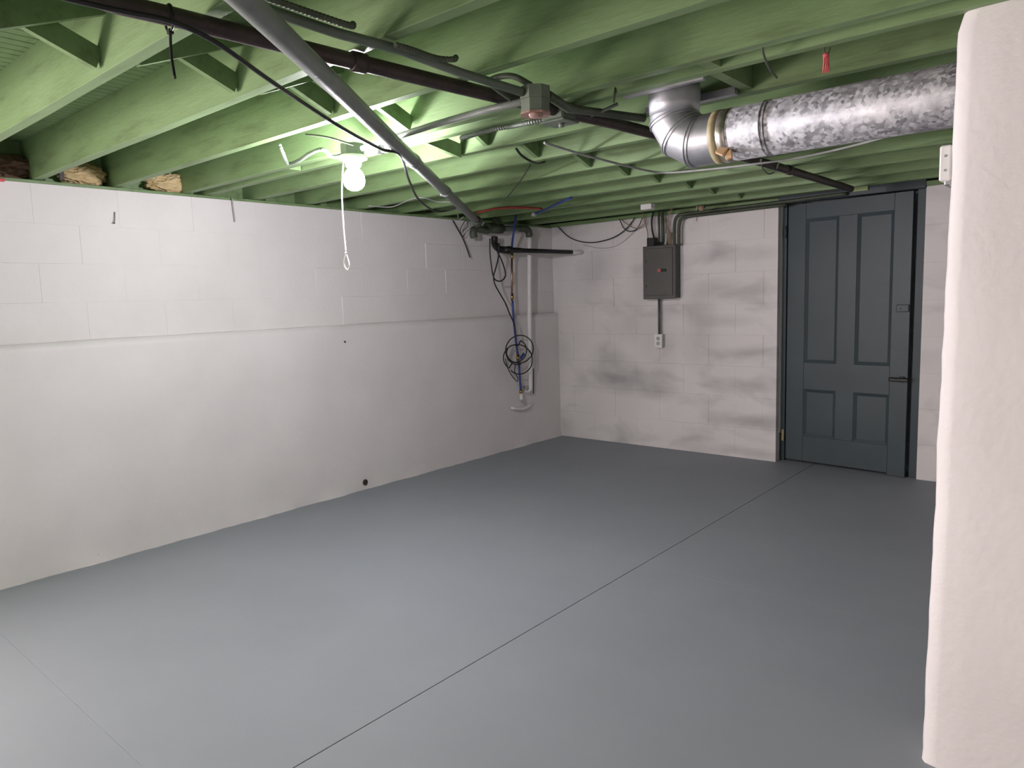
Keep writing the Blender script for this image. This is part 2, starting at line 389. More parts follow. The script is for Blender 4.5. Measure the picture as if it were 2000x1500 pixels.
# ------------------------------------------------------------------ door, frame
HX, HY = 2.178, .105
DW = .862; DANG = math.radians(-5.6)
DM = Matrix.Translation((HX, HY, 0)) @ Matrix.Rotation(DANG, 4, 'Z')     # local: u along x, -y towards the room
def dbox(m, u0, u1, z0, z1, y0, y1, bev=0): return m.box((u0, y0, z0), (u1, y1, z1), mat=DM, bev=bev)
T = .036; ZT = 1.962
us = [0, .135, .375, .505, .745, DW]          # stile, panel, mullion, panel, stile
zs = [.018, .215, .575, .78, 1.845, ZT]       # rail, panel, lock rail, panel, rail
m = MB()
dbox(m, us[0], us[1], zs[0], ZT, -T/2, T/2, .002); dbox(m, us[4], us[5], zs[0]-.016, ZT, -T/2, T/2, .002)
dbox(m, us[2], us[3], zs[1]-.001, zs[4]+.001, -T/2+.0005, T/2, .002)
for a, b in ((0, 1), (2, 3), (4, 5)): dbox(m, us[1], us[4], zs[a], zs[b], -T/2+.0003, T/2, .002)
dr = struct(m.build('door_1', 'door'))
for (a, b) in ((1, 2), (3, 4)):
    for (c, d) in ((1, 2), (3, 4)):
        m = MB(); dbox(m, us[a], us[b], zs[c], zs[d], -.004, .006)
        p = m.build('panel', 'door', dr)
        m = MB(); q = .022
        def corner(u, z, y): return DM @ Vector((u, y, z))
        o_ = [(us[a], zs[c]), (us[b], zs[c]), (us[b], zs[d]), (us[a], zs[d])]
        i_ = [(us[a]+q, zs[c]+q), (us[b]-q, zs[c]+q), (us[b]-q, zs[d]-q), (us[a]+q, zs[d]-q)]
        for k in range(4):
            A, B = o_[k], o_[(k+1) % 4]; C, D = i_[(k+1) % 4], i_[k]
            v = [m.bm.verts.new(corner(*A, -T/2+.003)), m.bm.verts.new(corner(*B, -T/2+.003)), m.bm.verts.new(corner(*C, -.0045)), m.bm.verts.new(corner(*D, -.0045))]
            m.bm.faces.new(v)
        m.build('moulding', 'door', p)
# thumb latch bar, rim lock, hinge
m = MB(); m.box((DW-.115, -T/2-.035, .676), (DW+.012, -T/2-.012, .703), mat=DM, bev=.006)
m.box((DW-.05, -T/2-.014, .67), (DW-.02, -T/2+.001, .71), mat=DM, bev=.002)
tagp = m.build('handle', 'blackpipe', dr); tagp['label'] = 'dark iron latch bar'
m = MB(); m.box((DW-.085, -T/2-.012, 1.155), (DW-.004, -T/2+.001, 1.205), mat=DM, bev=.004); m.tube([DM @ Vector((DW-.06, -T/2-.008, 1.18)), DM @ Vector((DW-.06, -T/2-.018, 1.18))], .008, 10)
m.build('rim_lock', 'door', dr)
for z in (.16, 1.72):
    m = MB(); m.tube([(HX-.016, HY-.03, z), (HX-.016, HY-.03, z+.09)], .007, 10); m.box((HX-.03, HY-.028, z), (HX-.012, HY-.020, z+.09)); m.build('hinge', 'sealant' if z < 1 else 'door', dr)
fr = struct(MB().box((XD0+.002, .09, 0), (HX-.012, .2, 1.972), bev=.003).build('trim_1', 'door'))
MB().box((3.052, .035, 0), (XD1-.001, .2, 1.972), bev=.003).build('jamb', 'door', fr)
MB().box((XD0+.002, -.006, 1.970), (XD1+.0, .09, 2.05), bev=.003).build('header', 'door', fr)
MB().box((XD0-.003, .055, .22), (XD0+.006, .10, 1.96), bev=.002).build('casing_strip', 'whiteplastic', fr)

# ------------------------------------------------------------------ pipes under the joists
def pipe(name, pts, r, mat, label, cat='pipe', n=14, group=None): return tag(MB().tube(pts, r, n).build(name, mat), label, cat, group)
zp = JB-.027
IPX = [onz(*q, zp) for q in ((60, -45), (230, 8), (330, 31), (520, 78), (700, 122), (1000, 195), (1200, 241), (1440, 303), (1540, 332), (1640, 362), (1662, 369))]
ip = pipe('iron_pipe', IPX,
          .021, 'iron', 'long brown iron pipe slung under the joists from cable tie to door header')
MB().lathe(IPX[4], IPX[5]-IPX[4], [(-.022, .023), (-.02, .026), (.02, .026), (.022, .023)], 14).build('coupling', 'iron', ip)
MB().lathe(IPX[8], IPX[9]-IPX[8], [(-.03, .025), (.03, .025)], 14).build('coupling', 'iron', ip)
# sloping grey pipe into the corner manifold
dA, dB = onz(478, 0, 1.895), onz(930, 431, 1.918)
dp = pipe('drain_pipe', [dA+(dA-dB)*.3, dA, (dA+dB)/2, dB], .026, 'diag', 'straight grey painted pipe slanting below the joists to the corner manifold')
for t, r in ((.40, .030), (.62, .030)):
    c = dA.lerp(dB, t); MB().lathe(c, dB-dA, [(-.03, r-.003), (-.025, r), (.025, r), (.03, r-.003)], 14).build('coupling', 'diag', dp)
for q in ((744, 290), (862, 376)):
    c = onz(*q, 1.905); MB().box(c-Vector((.008, .012, .02)), c+Vector((.008, .012, .012)), bev=.002).build('strap', 'steel', dp)
# rigid green conduit and its two flexible tails
zc = JB-.017
jb_c = onz(1045, 197, 1.907)
tc = pipe('steel_conduit', [onz(400, -25, zc), onz(510, 15, zc), onz(660, 65, zc), onz(780, 97, zc), onz(900, 142, zc-.01), jb_c+Vector((-.01, -.045, .018))], .0125, 'gpipe', 'thin green painted conduit running from above into the octagonal box', 'conduit')
def flex(name, pts, r, label, mat='gpipe2', group='armoured flexible cables', k=10):
    p = smooth(pts, k); ln = [0]
    q = []; step = .0055; acc = 0; q = [p[0]]
    for a, b in zip(p, p[1:]):
        d = (b-a).length; t = step-acc
        while t < d: q.append(a.lerp(b, t/d)); t += step
        acc = (d-(t-step))
    return tag(MB().tube(q, [r if i % 2 else r*.80 for i in range(len(q))], 9, smooth=False).build(name, mat), label, 'flexible conduit', group)
flex('armoured_cable', [onz(500, -12, zc-.004), onz(560, 9, zc-.006), onz(630, 33, zc-.004), onz(683, 50, zc-.002), onz(690, 47, zc+.02)], .0085, 'ribbed armoured cable beside the green conduit, ending at a joist clip')
flex('armoured_cable', [onz(772, 88, zc-.014), onz(800, 96, zc-.012), onz(850, 113, zc-.006), onz(884, 116, zc-.002), onz(891, 112, zc+.02)], .0085, 'short ribbed cable tail curving off the green conduit coupling')
cable('conduit_branch', [onz(948, 160, zc+.004), onz(975, 150, zc+.004), onz(1005, 150, zc-.006), jb_c+Vector((.01, -.03, .036))], .009, 'gpipe2', 'dark bent tube arching into the top of the octagonal box', 'conduit')
cable('conduit_branch', [onz(952, 160, zc-.012), onz(975, 178, zc-.03), onz(1000, 195, zc-.046)], .007, 'gpipe2', 'thin dark tube crossing from green conduit to iron pipe', 'conduit')
lc = pipe('lamp_conduit', [onz(708, 289, JB-.05), onz(850, 243, JB-.05), onz(940, 217, JB-.055), jb_c+Vector((-.045, .0, .006))], .0115, 'diag', 'pale conduit between the lamp box and the octagonal junction box', 'conduit')
# octagonal junction box, rusty cover
def octo(c, r, z0, z1, rot=.3): return [[Vector((c.x+r*math.cos(rot+2*math.pi*k/8), c.y+r*math.sin(rot+2*math.pi*k/8), z)) for k in range(8)] for z in (z0, z1)]
jx = empty('junction_box', (jb_c.x, jb_c.y, 1.866), 'octagonal green junction box with rusty pink cover between conduits', 'junction box')
MB().loft(octo(jb_c, .047, 1.908, 1.944), True, False).build('extension_ring', 'gpipe', jx)
MB().loft(octo(jb_c, .045, 1.872, 1.9075), True, False).build('box_body', 'gpipe', jx)
m = MB(); m.loft(octo(jb_c, .047, 1.866, 1.8715), True, False); m.lathe(jb_c+Vector((.012, -.012, -.039)), (0, 0, -1), [(0, .022), (.01, .02), (.012, .008)], 12); m.build('cover', 'rust', jx)
j2 = onz(1092, 232, JB-.05)
jy = empty('junction_box', (j2.x, j2.y, JB-.08), 'square green cable box under the joist beside the octagonal box', 'junction box')
MB().box((j2.x-.045, j2.y-.04, JB-.06), (j2.x+.045, j2.y+.04, JB-.001), bev=.006).build('box_body', 'gpipe', jy)
MB().box((j2.x-.052, j2.y-.047, JB-.067), (j2.x+.052, j2.y+.047, JB-.0605), bev=.002).build('cover', 'gpipe', jy)
MB().lathe((j2.x+.01, j2.y, JB-.0668), (0, 0, -1), [(0, .010), (.012, .010), (.014, .004)], 10).build('knob', 'gpipe', jy)
flex('armoured_cable', [onz(1070, 232, JB-.03), onz(1030, 240, JB-.03), onz(1000, 246, JB-.012), onz(960, 253, JB-.009), onz(900, 270, JB-.009)], .011, 'pale ribbed cable leaving the square cable box along the joist', 'gpipe')
cable('cotton_cable', [onz(1110, 240, JB-.035), onz(1140, 232, JB-.03), onz(1180, 215, JB-.02), onz(1207, 203, JB-.004)], .006, 'gpipe', 'stiff green cable from the square box towards the duct collar')
pipe('conduit_stub', [jb_c+Vector((.02, .035, .02)), onz(1110, 212, JB-.05), onz(1180, 221, JB-.016), onz(1258, 231, JB-.016)], .014, 'gpipe2', 'dark conduit leading from the octagonal box to the duct collar', 'conduit')

# ------------------------------------------------------------------ bare bulb lamp
def lamp(x, y, bulbmat, label, cord=True):
    e = empty('ceiling_lamp', (x, y, JB-.2), label, 'lamp')
    MB().loft(octo(Vector((x, y, 0)), .050, JB-.058, JB-.012, .39), True, False).build('outlet_box', 'gpipe', e)
    MB().lathe((x, y, JB-.058), (0, 0, -1), [(0, .056), (.006, .060), (.014, .058), (.022, .036), (.044, .030), (.046, .024)], 24).build('lamp_holder', 'whiteplastic', e)
    MB().lathe((x, y, JB-.096), (0, 0, -1), [(0, .016), (.010, .019), (.026, .033), (.044, .042), (.062, .045), (.080, .041), (.094, .030), (.102, .014), (.104, .001)], 24).build('bulb', bulbmat, e)
    if cord:
        p = [Vector((x-.02, y-.035, JB-.085)), Vector((x-.028, y-.045, JB-.2)), Vector((x-.030, y-.045, JB-.34)), Vector((x-.024, y-.045, JB-.455))]
        m = MB(); m.tube(smooth(p, 8), .0030, 7)
        b = p[-1]; lp = [b, b+Vector((-.009, -.004, -.03)), b+Vector((-.008, -.004, -.055)), b+Vector((.004, .002, -.068)), b+Vector((.013, .004, -.052)), b+Vector((.008, .003, -.025)), b]
        m.tube(smooth(lp, 6), .0022, 6)
        m.lathe(b+Vector((0, 0, .006)), (0, 0, -1), [(0, .003), (.004, .005), (.009, .003)], 8)
        m.build('pull_cord', 'cord', e)
    return e
lamp(1.695, -3.572, 'bulb', 'lit bare bulb in white holder with long pull cord under joist')
# flexible tail left of the lamp and cloth wire above it
flex('armoured_cable', [(1.645, -3.575, JB-.045), onz(650, 306, JB-.04), onz(630, 292, JB-.02), onz(605, 300, JB-.02), onz(585, 313, JB-.02), onz(563, 320, JB-.015), onz(553, 300, JB-.008), onz(545, 280, JB+.03)],
     .009, 'wavy ribbed cable leaving the bulb lamp box towards the white wall', 'gpipe')
cable('bell_wire', [onz(596, 262, JB-.003), onz(640, 268, JB-.01), onz(690, 283, JB-.03)], .004, 'gpipe2', 'short dark wire from joist edge to the lamp box')

# ------------------------------------------------------------------ black cable with its cable tie
tie = onz(331, 38, zp)
zk = zp-.026
pA = [onz(60, -22, zk), onz(150, 2, zk), onz(250, 24, zk), onz(335, 42, zk-.004), onz(420, 82, zk-.02), onz(520, 152, zk-.03), onz(600, 206, zk-.035), onz(680, 257, zk-.055), onz(745, 291, zk-.065),
      onz(782, 303, zk-.06), onz(798, 350, zk-.03), onz(818, 390, zk-.05), onz(850, 412, zk-.06), onz(880, 410, zk-.045), onz(905, 398, zk-.02)]
cable('black_cable', pA, .006, 'black', 'black cable tied to the iron pipe, swagged to the slanting pipe and down')
ax = (IPX[3]-IPX[2]).normalized(); sd = Vector((0, 0, 1)).cross(ax)
c0 = IPX[2].copy()
tz = empty('cable_tie', c0, 'black cable tie round the iron pipe with dangling tail', 'cable tie')
MB().tube([c0 + sd*math.cos(a)*.0235 + Vector((0, 0, 1))*(math.sin(a)*.0285-.005) for a in [2*math.pi*k/20 for k in range(21)]], .0028, 6).build('loop', 'black', tz)
tl = [c0+Vector((0, 0, -.032)), c0+Vector((-.004, 0, -.07)), c0+Vector((-.002, 0, -.10)), c0+Vector((.004, 0, -.132))]
m = MB(); m.tube(smooth(tl, 5), .0033, 6); m.box(tl[0]-Vector((.006, .005, .006)), tl[0]+Vector((.006, .005, .004))); m.build('tail', 'black', tz)

# ------------------------------------------------------------------ galvanised duct with gored elbow
XE, YE, ZD, RD = 2.950, -3.172, 1.835, .0815
du = empty('air_duct', (XE, YE, ZD-RD), 'galvanised round air duct with gored elbow beside the white stub wall', 'duct')
def ring(c, t, r, n=28, scale=1.0):
    u = Vector((0, 1, 0)); v = t.cross(u).normalized()
    return [c + (u*math.cos(2*math.pi*k/n) + v*math.sin(2*math.pi*k/n)*scale)*r for k in range(n)]
RB = .115; cen = Vector((XE+RB, YE, ZD+RB))
angs = [0, 22.5, 56, 90]
def ep(a): a = math.radians(a); return cen + Vector((-math.cos(a), 0, -math.sin(a)))*RB
def et(a): a = math.radians(a); return Vector((math.sin(a), 0, -math.cos(a)))
cuts = [8, 32, 60, 88]
# polyline of gore axes; mitre rings between them
dirs = [et(a) for a in (0, 30, 60, 90)]
nod = [ep(0)+Vector((0, 0, .02))]
rings = []
mit = [15, 45, 75]
corner = [cen + Vector((-math.cos(math.radians(a)), 0, -math.sin(math.radians(a))))*RB/math.cos(math.radians(15)) for a in mit]
rings.append(ring(Vector((XE, YE, JT-.02)), et(0), RD-.004)); 
for a, c in zip(mit, corner): rings.append(ring(c, et(a), RD, scale=1/math.cos(math.radians(15))))
rings.append(ring(Vector((XE+RB+.055, YE, ZD)), et(90), RD))
for k in range(4):
    MB().loft([rings[k], rings[k+1]], False, True).build('elbow_gore', 'galvsmooth', du)
for k in (1, 2, 3):
    for off in (-.006, .006):
        a = math.radians(mit[k-1]); t = et(mit[k-1])
        rr = ring(corner[k-1]+t*off, t, RD+.0012, scale=1/math.cos(math.radians(15)))
        MB().tube(rr+[rr[0]], .0022, 5, cap=False).build('bead', 'galvsmooth', du)
xs_ = XE+RB+.055
def straight(x0, x1, r, name, mat): return MB().lathe((x0, YE, ZD), (1, 0, 0), [(0, r), (x1-x0, r)], 36).build(name, mat, du)
straight(xs_-.012, xs_+.012, RD+.0035, 'seal_band', 'sealant')
straight(xs_+.010, xs_+.045, RD+.0028, 'tape_band', 'tape')
straight(xs_+.043, 4.5, RD+.0012, 'duct_run', 'galv')
for xo in (xs_+.155, xs_+.167):
    rr = [Vector((xo, YE+math.cos(2*math.pi*k/36)*(RD+.002), ZD+math.sin(2*math.pi*k/36)*(RD+.002))) for k in range(37)]
    MB().tube(rr, .0026, 6, cap=False).build('bead', 'galv', du)
# sheet-metal boot round the take-off
m = MB(); m.lathe((XE, YE, JB+.012), (0, 0, -1), [(-.03, RD+.004), (0, RD+.006), (.04, RD+.004), (.075, RD+.002)], 28); m.build('collar', 'rust' if False else 'galvsmooth', du)
MB().box((2.83, -3.306, JB-.004), (3.12, -3.285, JB+.02)).build('boot_flange', 'galvsmooth', du)
MB().box((2.78, -3.07, JB-.004), (3.12, -3.04, JB+.02)).build('boot_flange', 'galvsmooth', du)
# card tags stuck under the duct
for (q, s, rz, mt, lab) in (((1412, 292), .021, .5, 'wood', 'small tan wood chip stuck to the duct next to tape band'), ((1424, 303), .016, -.3, 'glassmat', 'amber wood chip hanging below the duct beside the tape')):
    c = ony(*q, YE-RD*.80)
    mm = Matrix.Translation(c) @ Matrix.Rotation(rz, 4, 'Y') @ Matrix.Rotation(-.5, 4, 'X')
    tag(MB().box((-s*.7, -.006, -s), (s*.7, .004, s), mat=mm, bev=.002).build('wood_chip', mt), lab, 'wood chip')

# ------------------------------------------------------------------ corner manifold and pipes (left wall, by the corner)
def fitting(m, a, b, r): m.lathe(a, Vector(b)-Vector(a), [(0, r), ((Vector(b)-Vector(a)).length, r)], 14)
XM = .125
tA, tB = onx(930, 447, XM), onx(1027, 447, XM)
mf = empty('pipe_manifold', (XM, -.9, 1.80), 'olive iron pipe manifold with two down-turned elbows in the corner', 'pipe fitting')
zt = (tA.z+tB.z)/2
cT = dB.copy(); cT.z = zt+.005
m = MB(); m.tube(smooth([onx(926, 464, XM), onx(924, 454, XM), tA, onx(952, 450, XM), Vector((XM, -1.0, zt))], 6), .030, 14); m.build('elbow', 'gpipe2', mf)
MB().lathe(dB-(dB-dA).normalized()*.06, dB-dA, [(0, .034), (.10, .040), (.16, .040)], 14).build('reducer', 'gpipe2', mf)
MB().tube([(XM, -1.05, zt), (XM, -.86, zt)], .042, 14).build('tee', 'gpipe2', mf)
m = MB(); m.tube([(XM, -.9, zt), onx(1022, 446, XM)], .024, 14); m.build('cross_pipe', 'gpipe', mf)
e2 = [onx(1016, 446, XM), onx(1026, 447, XM), onx(1032, 452, XM), onx(1034, 462, XM)]
m = MB(); m.tube(smooth(e2, 6), .032, 14); m.build('elbow', 'gpipe2', mf)
m = MB(); m.tube(smooth([onx(966, 462, XM), onx(966, 476, XM), onx(974, 486, XM+.02), onx(984, 488, XM+.03)], 6), .028, 14); m.build('drop_elbow', 'blackpipe', mf)
m = MB(); m.tube([(XM, -.93, zt), (XM, -.93, zt+.08)], .03, 12); m.build('cleanout', 'gpipe2', mf)
bp0, bp1 = onx(982, 488, XM+.03), ony(1137, 493, 0)
bp = tag(MB().tube([bp0, bp0.lerp(bp1, .86)], .019, 14).build('black_pipe', 'blackpipe'), 'black steel pipe level from the manifold into the corner wall', 'pipe')
MB().lathe(bp0.lerp(bp1, .0), bp1-bp0, [(0, .030), (.05, .030), (.055, .034), (.075, .034), (.08, .024), (.2, .022)], 14).build('union', 'blackpipe', bp)
MB().tube([bp0.lerp(bp1, .86), bp1+Vector((.005, .02, 0))], .018, 14).build('painted_end', 'whiteplastic', bp)
# white drop pipe
wp = tag(MB().tube(smooth([onx(1034, 462, .105), onx(1034, 520, .105), onx(1034, 600, .105), onx(1035, 680, .105), onx(1036, 750, .105), onx(1034, 762, .10), onx(1026, 764, .07)], 6), .019, 14).build('white_drop_pipe', 'whiteplastic'),
         'white painted vertical pipe in the corner with bottom elbow', 'pipe')
for q in ((1034, 500), (1036, 690)):
    c = onx(*q, .105); MB().lathe(c, (0, 0, 1), [(-.018, .021), (.018, .021)], 14).build('coupling', 'whiteplastic', wp)
XB = .10
def P(*q, x=XB): return onx(q[0], q[1], x)
bt = empty('supply_line', P(1018, 766), 'blue and copper supply tube down the white wall with brass valve', 'water pipe')
MB().tube(smooth([P(1008, 420, x=.195), P(1005, 440, x=.185), P(1003, 456, x=.18), P(1001, 470, x=.145), P(1000, 484, x=.104), P(1000, 500)], 5), .0095, 10).build('blue_tube', 'bluepex', bt)
MB().tube([P(999.6, 492), P(1000, 588)], .0085, 10).build('copper_tube', 'copper', bt)
for q in ((1000, 500), (1000.5, 580)):
    MB().lathe(P(*q), (0, 0, 1), [(-.03, .012), (-.012, .0125), (-.01, .015), (.01, .015), (.012, .0125), (.03, .012)], 12).build('fitting', 'brass', bt)
MB().tube(smooth([P(1001, 588), P(1003, 620), P(1007, 660), P(1011, 692)], 5), .0100, 10).build('blue_tube', 'bluepex', bt)
m = MB(); m.lathe(P(1012, 699), (0, 0, 1), [(-.03, .014), (-.012, .014), (-.011, .019), (.011, .019), (.012, .014), (.03, .014)], 12); m.tube([P(1012, 699), P(1017, 699, x=XB+.03)], .009, 10); vv = m.build('valve', 'brass', bt)
mm = Matrix.Translation(P(1018, 698, x=XB+.035)) @ Matrix.Rotation(.6, 4, 'X')
MB().box((-.006, -.02, -.016), (.006, .055, .016), mat=mm, bev=.005).build('handle', 'bluepex', vv)
MB().tube(smooth([P(1013, 706), P(1015, 735), P(1017, 762)], 5), .0100, 10).build('blue_tube', 'bluepex', bt)
MB().lathe(P(1017.5, 765), (0, 0, 1), [(-.035, .013), (-.012, .013), (-.01, .017), (.012, .017), (.014, .012), (.03, .012)], 12).build('fitting', 'brass', bt)
MB().tube(smooth([P(1018, 770), P(1018.5, 778, x=.12), P(1019, 783, x=.07)], 5), .015, 12).build('wall_stub', 'whiteplastic', bt)
m = MB(); m.tube([P(1022, 757, x=.08), P(1030, 757, x=.08)], .010, 10); m.lathe(P(1024, 757, x=.085), (1, 0, 0), [(0, .014), (.02, .014), (.022, .02), (.03, .02)], 10)
tag(m.build('stop_tap', 'steel'), 'small grey stop tap beside the white pipe elbow', 'tap')
tag(MB().tube(smooth([onx(998, 796, .05), onx(1006, 798, .075), onx(1020, 799, .08), onx(1032, 794, .075), onx(1038, 789, .05)], 6), .013, 12).build('wall_grip', 'whiteplastic'), 'white painted curved pipe grip low on the wall below the tap', 'pipe')
# black coil and dangling cables
XC = .187
def C(*q, x=XC): return onx(q[0], q[1], x)
cable('black_cable', [C(957, 466), C(957, 492), C(960, 520), C(963, 538), C(968, 547), C(978, 549), C(986, 542), C(987, 532), C(981, 512), C(972, 492), C(960, 468)], .0058, 'black', 'black cable looped below the olive manifold')
cable('black_cable', [C(975, 475, x=.2), C(974, 500, x=.2), C(968, 525, x=.2), C(964, 540, x=.2), C(967, 556, x=.2), C(978, 576), C(988, 594), C(995, 612), C(1003, 630), C(1007, 648), C(1006, 660)], .0058, 'black', 'black cable hanging from the manifold down to the coil')
coil = []
for k in range(0, 73):
    t = k/72; a = 2*math.pi*t*3.2+1.3; cx = 1011+6*math.sin(t*9); cy = 690+ (10 if t > .5 else -6)*math.sin(t*7+.4) + (t > .66)*14; r = 23+5*math.sin(t*11)
    coil.append(onx(cx+r*math.cos(a)*1.02, cy+r*math.sin(a)*1.05, XC-.035+.012*math.sin(t*23)))
tag(MB().tube(smooth(coil, 2), .0052, 6).build('cable_coil', 'black'), 'loose coil of thin black cable hung round the brass valve', 'cable')
cable('black_cable', [C(987, 700, x=.175), C(993, 722, x=.175), C(1003, 738, x=.15), C(1011, 745, x=.125), C(1010, 735, x=.125), C(1005, 725, x=.13), C(1007, 712, x=.13)], .004, 'black', 'black cable tail tied to the blue tube under the coil')
cable('black_cable', [onx(1042, 720, .10), onx(1042, 745, .09), onx(1042, 769, .09)], .0045, 'black', 'straight black cable end beside the white drop pipe')
cable('black_cable', [onx(884, 430, .035), onx(893, 446, .04), onx(904, 466, .045), onx(912, 486, .05), onx(918, 503, .055)], .005, 'black', 'black cable end hanging down the white block wall')
cable('black_cable', [onx(q[0], q[1], .078) for q in ((903, 452), (910, 446), (914, 440), (910, 430), (903, 440), (899, 450), (903, 462), (909, 456))], .003, 'black', 'thin black wire curl beside the hanging cable end')
cable('bell_wire', [onz(720, 402, JB-.03), onz(765, 404, JB-.03), onz(800, 390, JB-.02), onz(825, 386, JB-.02), onz(855, 394, JB-.03), onz(888, 394, JB-.03)], .0035, 'wire', 'thin pale wire draped under the far joists by the lamp')
cable('bell_wire', [onz(887, 396, JB-.03), onz(893, 410, JB-.03), onz(896, 428, JB-.05), onz(905, 424, JB-.05)], .0035, 'wire', 'thin pale wire dropping behind the slanting pipe')
cable('red_tube', [onz(932, 416, JB-.014), onz(950, 411, JB-.014), onz(985, 406, JB-.014), onz(1030, 406, JB-.014), onz(1058, 408, JB-.014)], .0095, 'redpex', 'red water tube clipped under the far joists', 'water pipe')
cable('blue_tube', [onz(1043, 419, JB-.014), onz(1060, 412, JB-.014), onz(1085, 400, JB-.014), onz(1115, 386, JB-.014)], .0095, 'bluepex', 'blue water tube clipped under the far joists beside red tube', 'water pipe')
c = onz(1043, 419, JB-.02); tag(MB().box(c-Vector((.016, .016, .014)), c+Vector((.016, .016, .014)), bev=.004).build('tube_clip', 'wire'), 'grey clip on the end of the blue ceiling tube', 'clip')
c = P(1009, 434, x=.16); MB().lathe(c, (1, 0, 0), [(-.006, .0065), (.004, .0065), (.006, .003)], 12).build('end_cap', 'copper', bt)

# ------------------------------------------------------------------ breaker panel and wiring on the back wall
YP = -.10
pTL, pTR, pBL = ony(1255.5, 482, YP), ony(1319, 479, YP), ony(1257, 585, YP)
x0, x1, z0, z1 = pTL.x, pTR.x, pBL.z, pTL.z
pn = empty('breaker_panel', ((x0+x1)/2, -.05, z0), 'grey steel breaker panel mounted on the smudged white wall', 'electrical panel')
MB().box((x0+.006, YP+.008, z0+.006), (x1-.006, -.003, z1-.006), bev=.003).build('enclosure', 'paneldark', pn)
MB().box((x0, YP-.002, z0), (x1, YP+.007, z1), bev=.003).build('cover_trim', 'panelgrey', pn)
dx0, dx1, dz0, dz1 = x0+.022, x1-.022, z0+.03, z1-.022
pd = MB().box((dx0, YP-.010, dz0), (dx1, YP-.0025, dz1), bev=.003).build('panel_door', 'panelgrey', pn)
cz = dz0+.53*(dz1-dz0); cxm = (dx0+dx1)/2
MB().box((cxm-.008, YP-.0125, cz-.011), (cxm+.020, YP-.0098, cz+.013), bev=.001).build('red_mark', 'tagred', pd)
MB().box((cxm+.022, YP-.0145, cz-.012), (cxm+.075, YP-.0098, cz+.012), bev=.002).build('latch', 'black', pd)
for z in (dz0+.08, dz1-.1): MB().box((dx0+.012, YP-.0125, z-.01), (dx0+.018, YP-.0098, z+.01)).build('hinge_pin', 'black', pd)
def on_panel(px, py, y=-.06): return ony(px, py, y)
c = on_panel(1272, 471); tag(MB().box((c.x-.03, -.085, z1-.007), (c.x+.04, -.02, z1+.07), bev=.004).build('surge_unit', 'black'), 'small black surge box on the panel top edge', 'electrical box')
for k, (px, r) in enumerate(((1287, .010), (1294, .013))):
    b0 = on_panel(px+1, 478); b0.z = z1-.01
    t = empty('panel_conduit', b0, ['thin', 'thick'][k] + ' green conduit rising straight from the panel top', 'conduit')
    MB().tube([b0, on_panel(px, 440), on_panel(px-1, 398, -.05)], r, 12).build('tube', 'gpipe2', t)
    MB().lathe(Vector((b0.x, b0.y, z1-.008)), (0, 0, 1), [(0, r+.008), (.012, r+.008), (.013, r+.004), (.04, r+.004)], 10).build('connector', 'steel', t)
for k, (px, top) in enumerate(((1317, 0), (1326, .03))):
    b0 = on_panel(px, 478); b0.z = z1-.01; zc_ = 1.968-.024*k
    pts = [b0, Vector((b0.x, -.06, z1+.1)), Vector((b0.x+.005, -.06, zc_-.06)), Vector((b0.x+.025, -.055, zc_-.015)), Vector((b0.x+.08, -.045, zc_)), Vector((b0.x+.3, -.035, zc_+.004)), Vector((2.2, -.035, zc_+.010))]
    pts += [Vector((2.4, -.035, zc_+.014)), Vector((2.62, -.035, zc_+.018))] if k == 0 else []
    t = tag(MB().tube(smooth(pts, 8), .0125, 12).build('wall_conduit', 'gpipe2'), ['green conduit bending off the panel top and along to the door header', 'green conduit bending off the panel top, ending at the door frame'][k], 'conduit')
cable('black_cable', [ony(1279, 470, -.05), ony(1274, 450, -.05), ony(1273, 430, -.05), ony(1276, 415, -.04)], .008, 'black', 'thick black cable into the small surge box')
cable('tan_wire', [ony(1265, 478, -.06), ony(1265, 455, -.05), ony(1259, 432, -.04), ony(1255, 415, -.04)], .005, 'tanwire', 'tan wire beside the surge box on panel')
cable('tan_wire', [ony(1309, 478, -.06), ony(1308, 455, -.05), ony(1304, 438, -.05), ony(1308, 418, -.05), ony(1314, 402, -.05)], .006, 'tanwire', 'tan wires fanning up between the panel conduits', 'wire')
cable('tan_wire', [ony(1306, 478, -.06), ony(1305, 452, -.06), ony(1300, 435, -.05), ony(1295, 424, -.05)], .005, 'tanwire', 'brown wire leaning onto the thick panel conduit', 'wire')
cable('grey_wire', [ony(1300, 478, -.06), ony(1302, 455, -.06)], .011, 'wire', 'short pale sleeve between conduits on the panel top', 'wire')
cable('black_cable', [ony(1090, 443, -.03), ony(1110, 462, -.03), ony(1135, 472, -.03), ony(1165, 473, -.03), ony(1200, 463, -.03), ony(1225, 445, -.03), ony(1240, 425, -.03)], .0045, 'black', 'black wire swagged along the wall from the corner to panel')
cable('black_cable', [ony(1210, 428, -.042), ony(1218, 445, -.042), ony(1230, 452, -.042), ony(1245, 446, -.042), ony(1255, 425, -.042)], .004, 'black', 'black wire loop left of the panel top')
cable('tan_wire', [ony(1212, 428, -.054), ony(1228, 440, -.054), ony(1244, 446, -.054), ony(1258, 438, -.054), ony(1263, 424, -.054)], .004, 'tanwire', 'brown wire loop crossing the black loop near panel', 'wire')
cable('bell_wire', [ony(1140, 478, -.008), ony(1165, 484, -.008), ony(1190, 484, -.008), ony(1215, 474, -.008), ony(1245, 447, -.008)], .0025, 'wire', 'thin grey wire swagged close on the wall by the panel')
c = onz(1265, 404, JB-.025); tag(MB().box(c-Vector((.045, .03, .02)), c+Vector((.045, .03, .02)), bev=.004).build('cable_box', 'whiteplastic'), 'white plastic cable box fixed under the joist above the panel', 'electrical box')
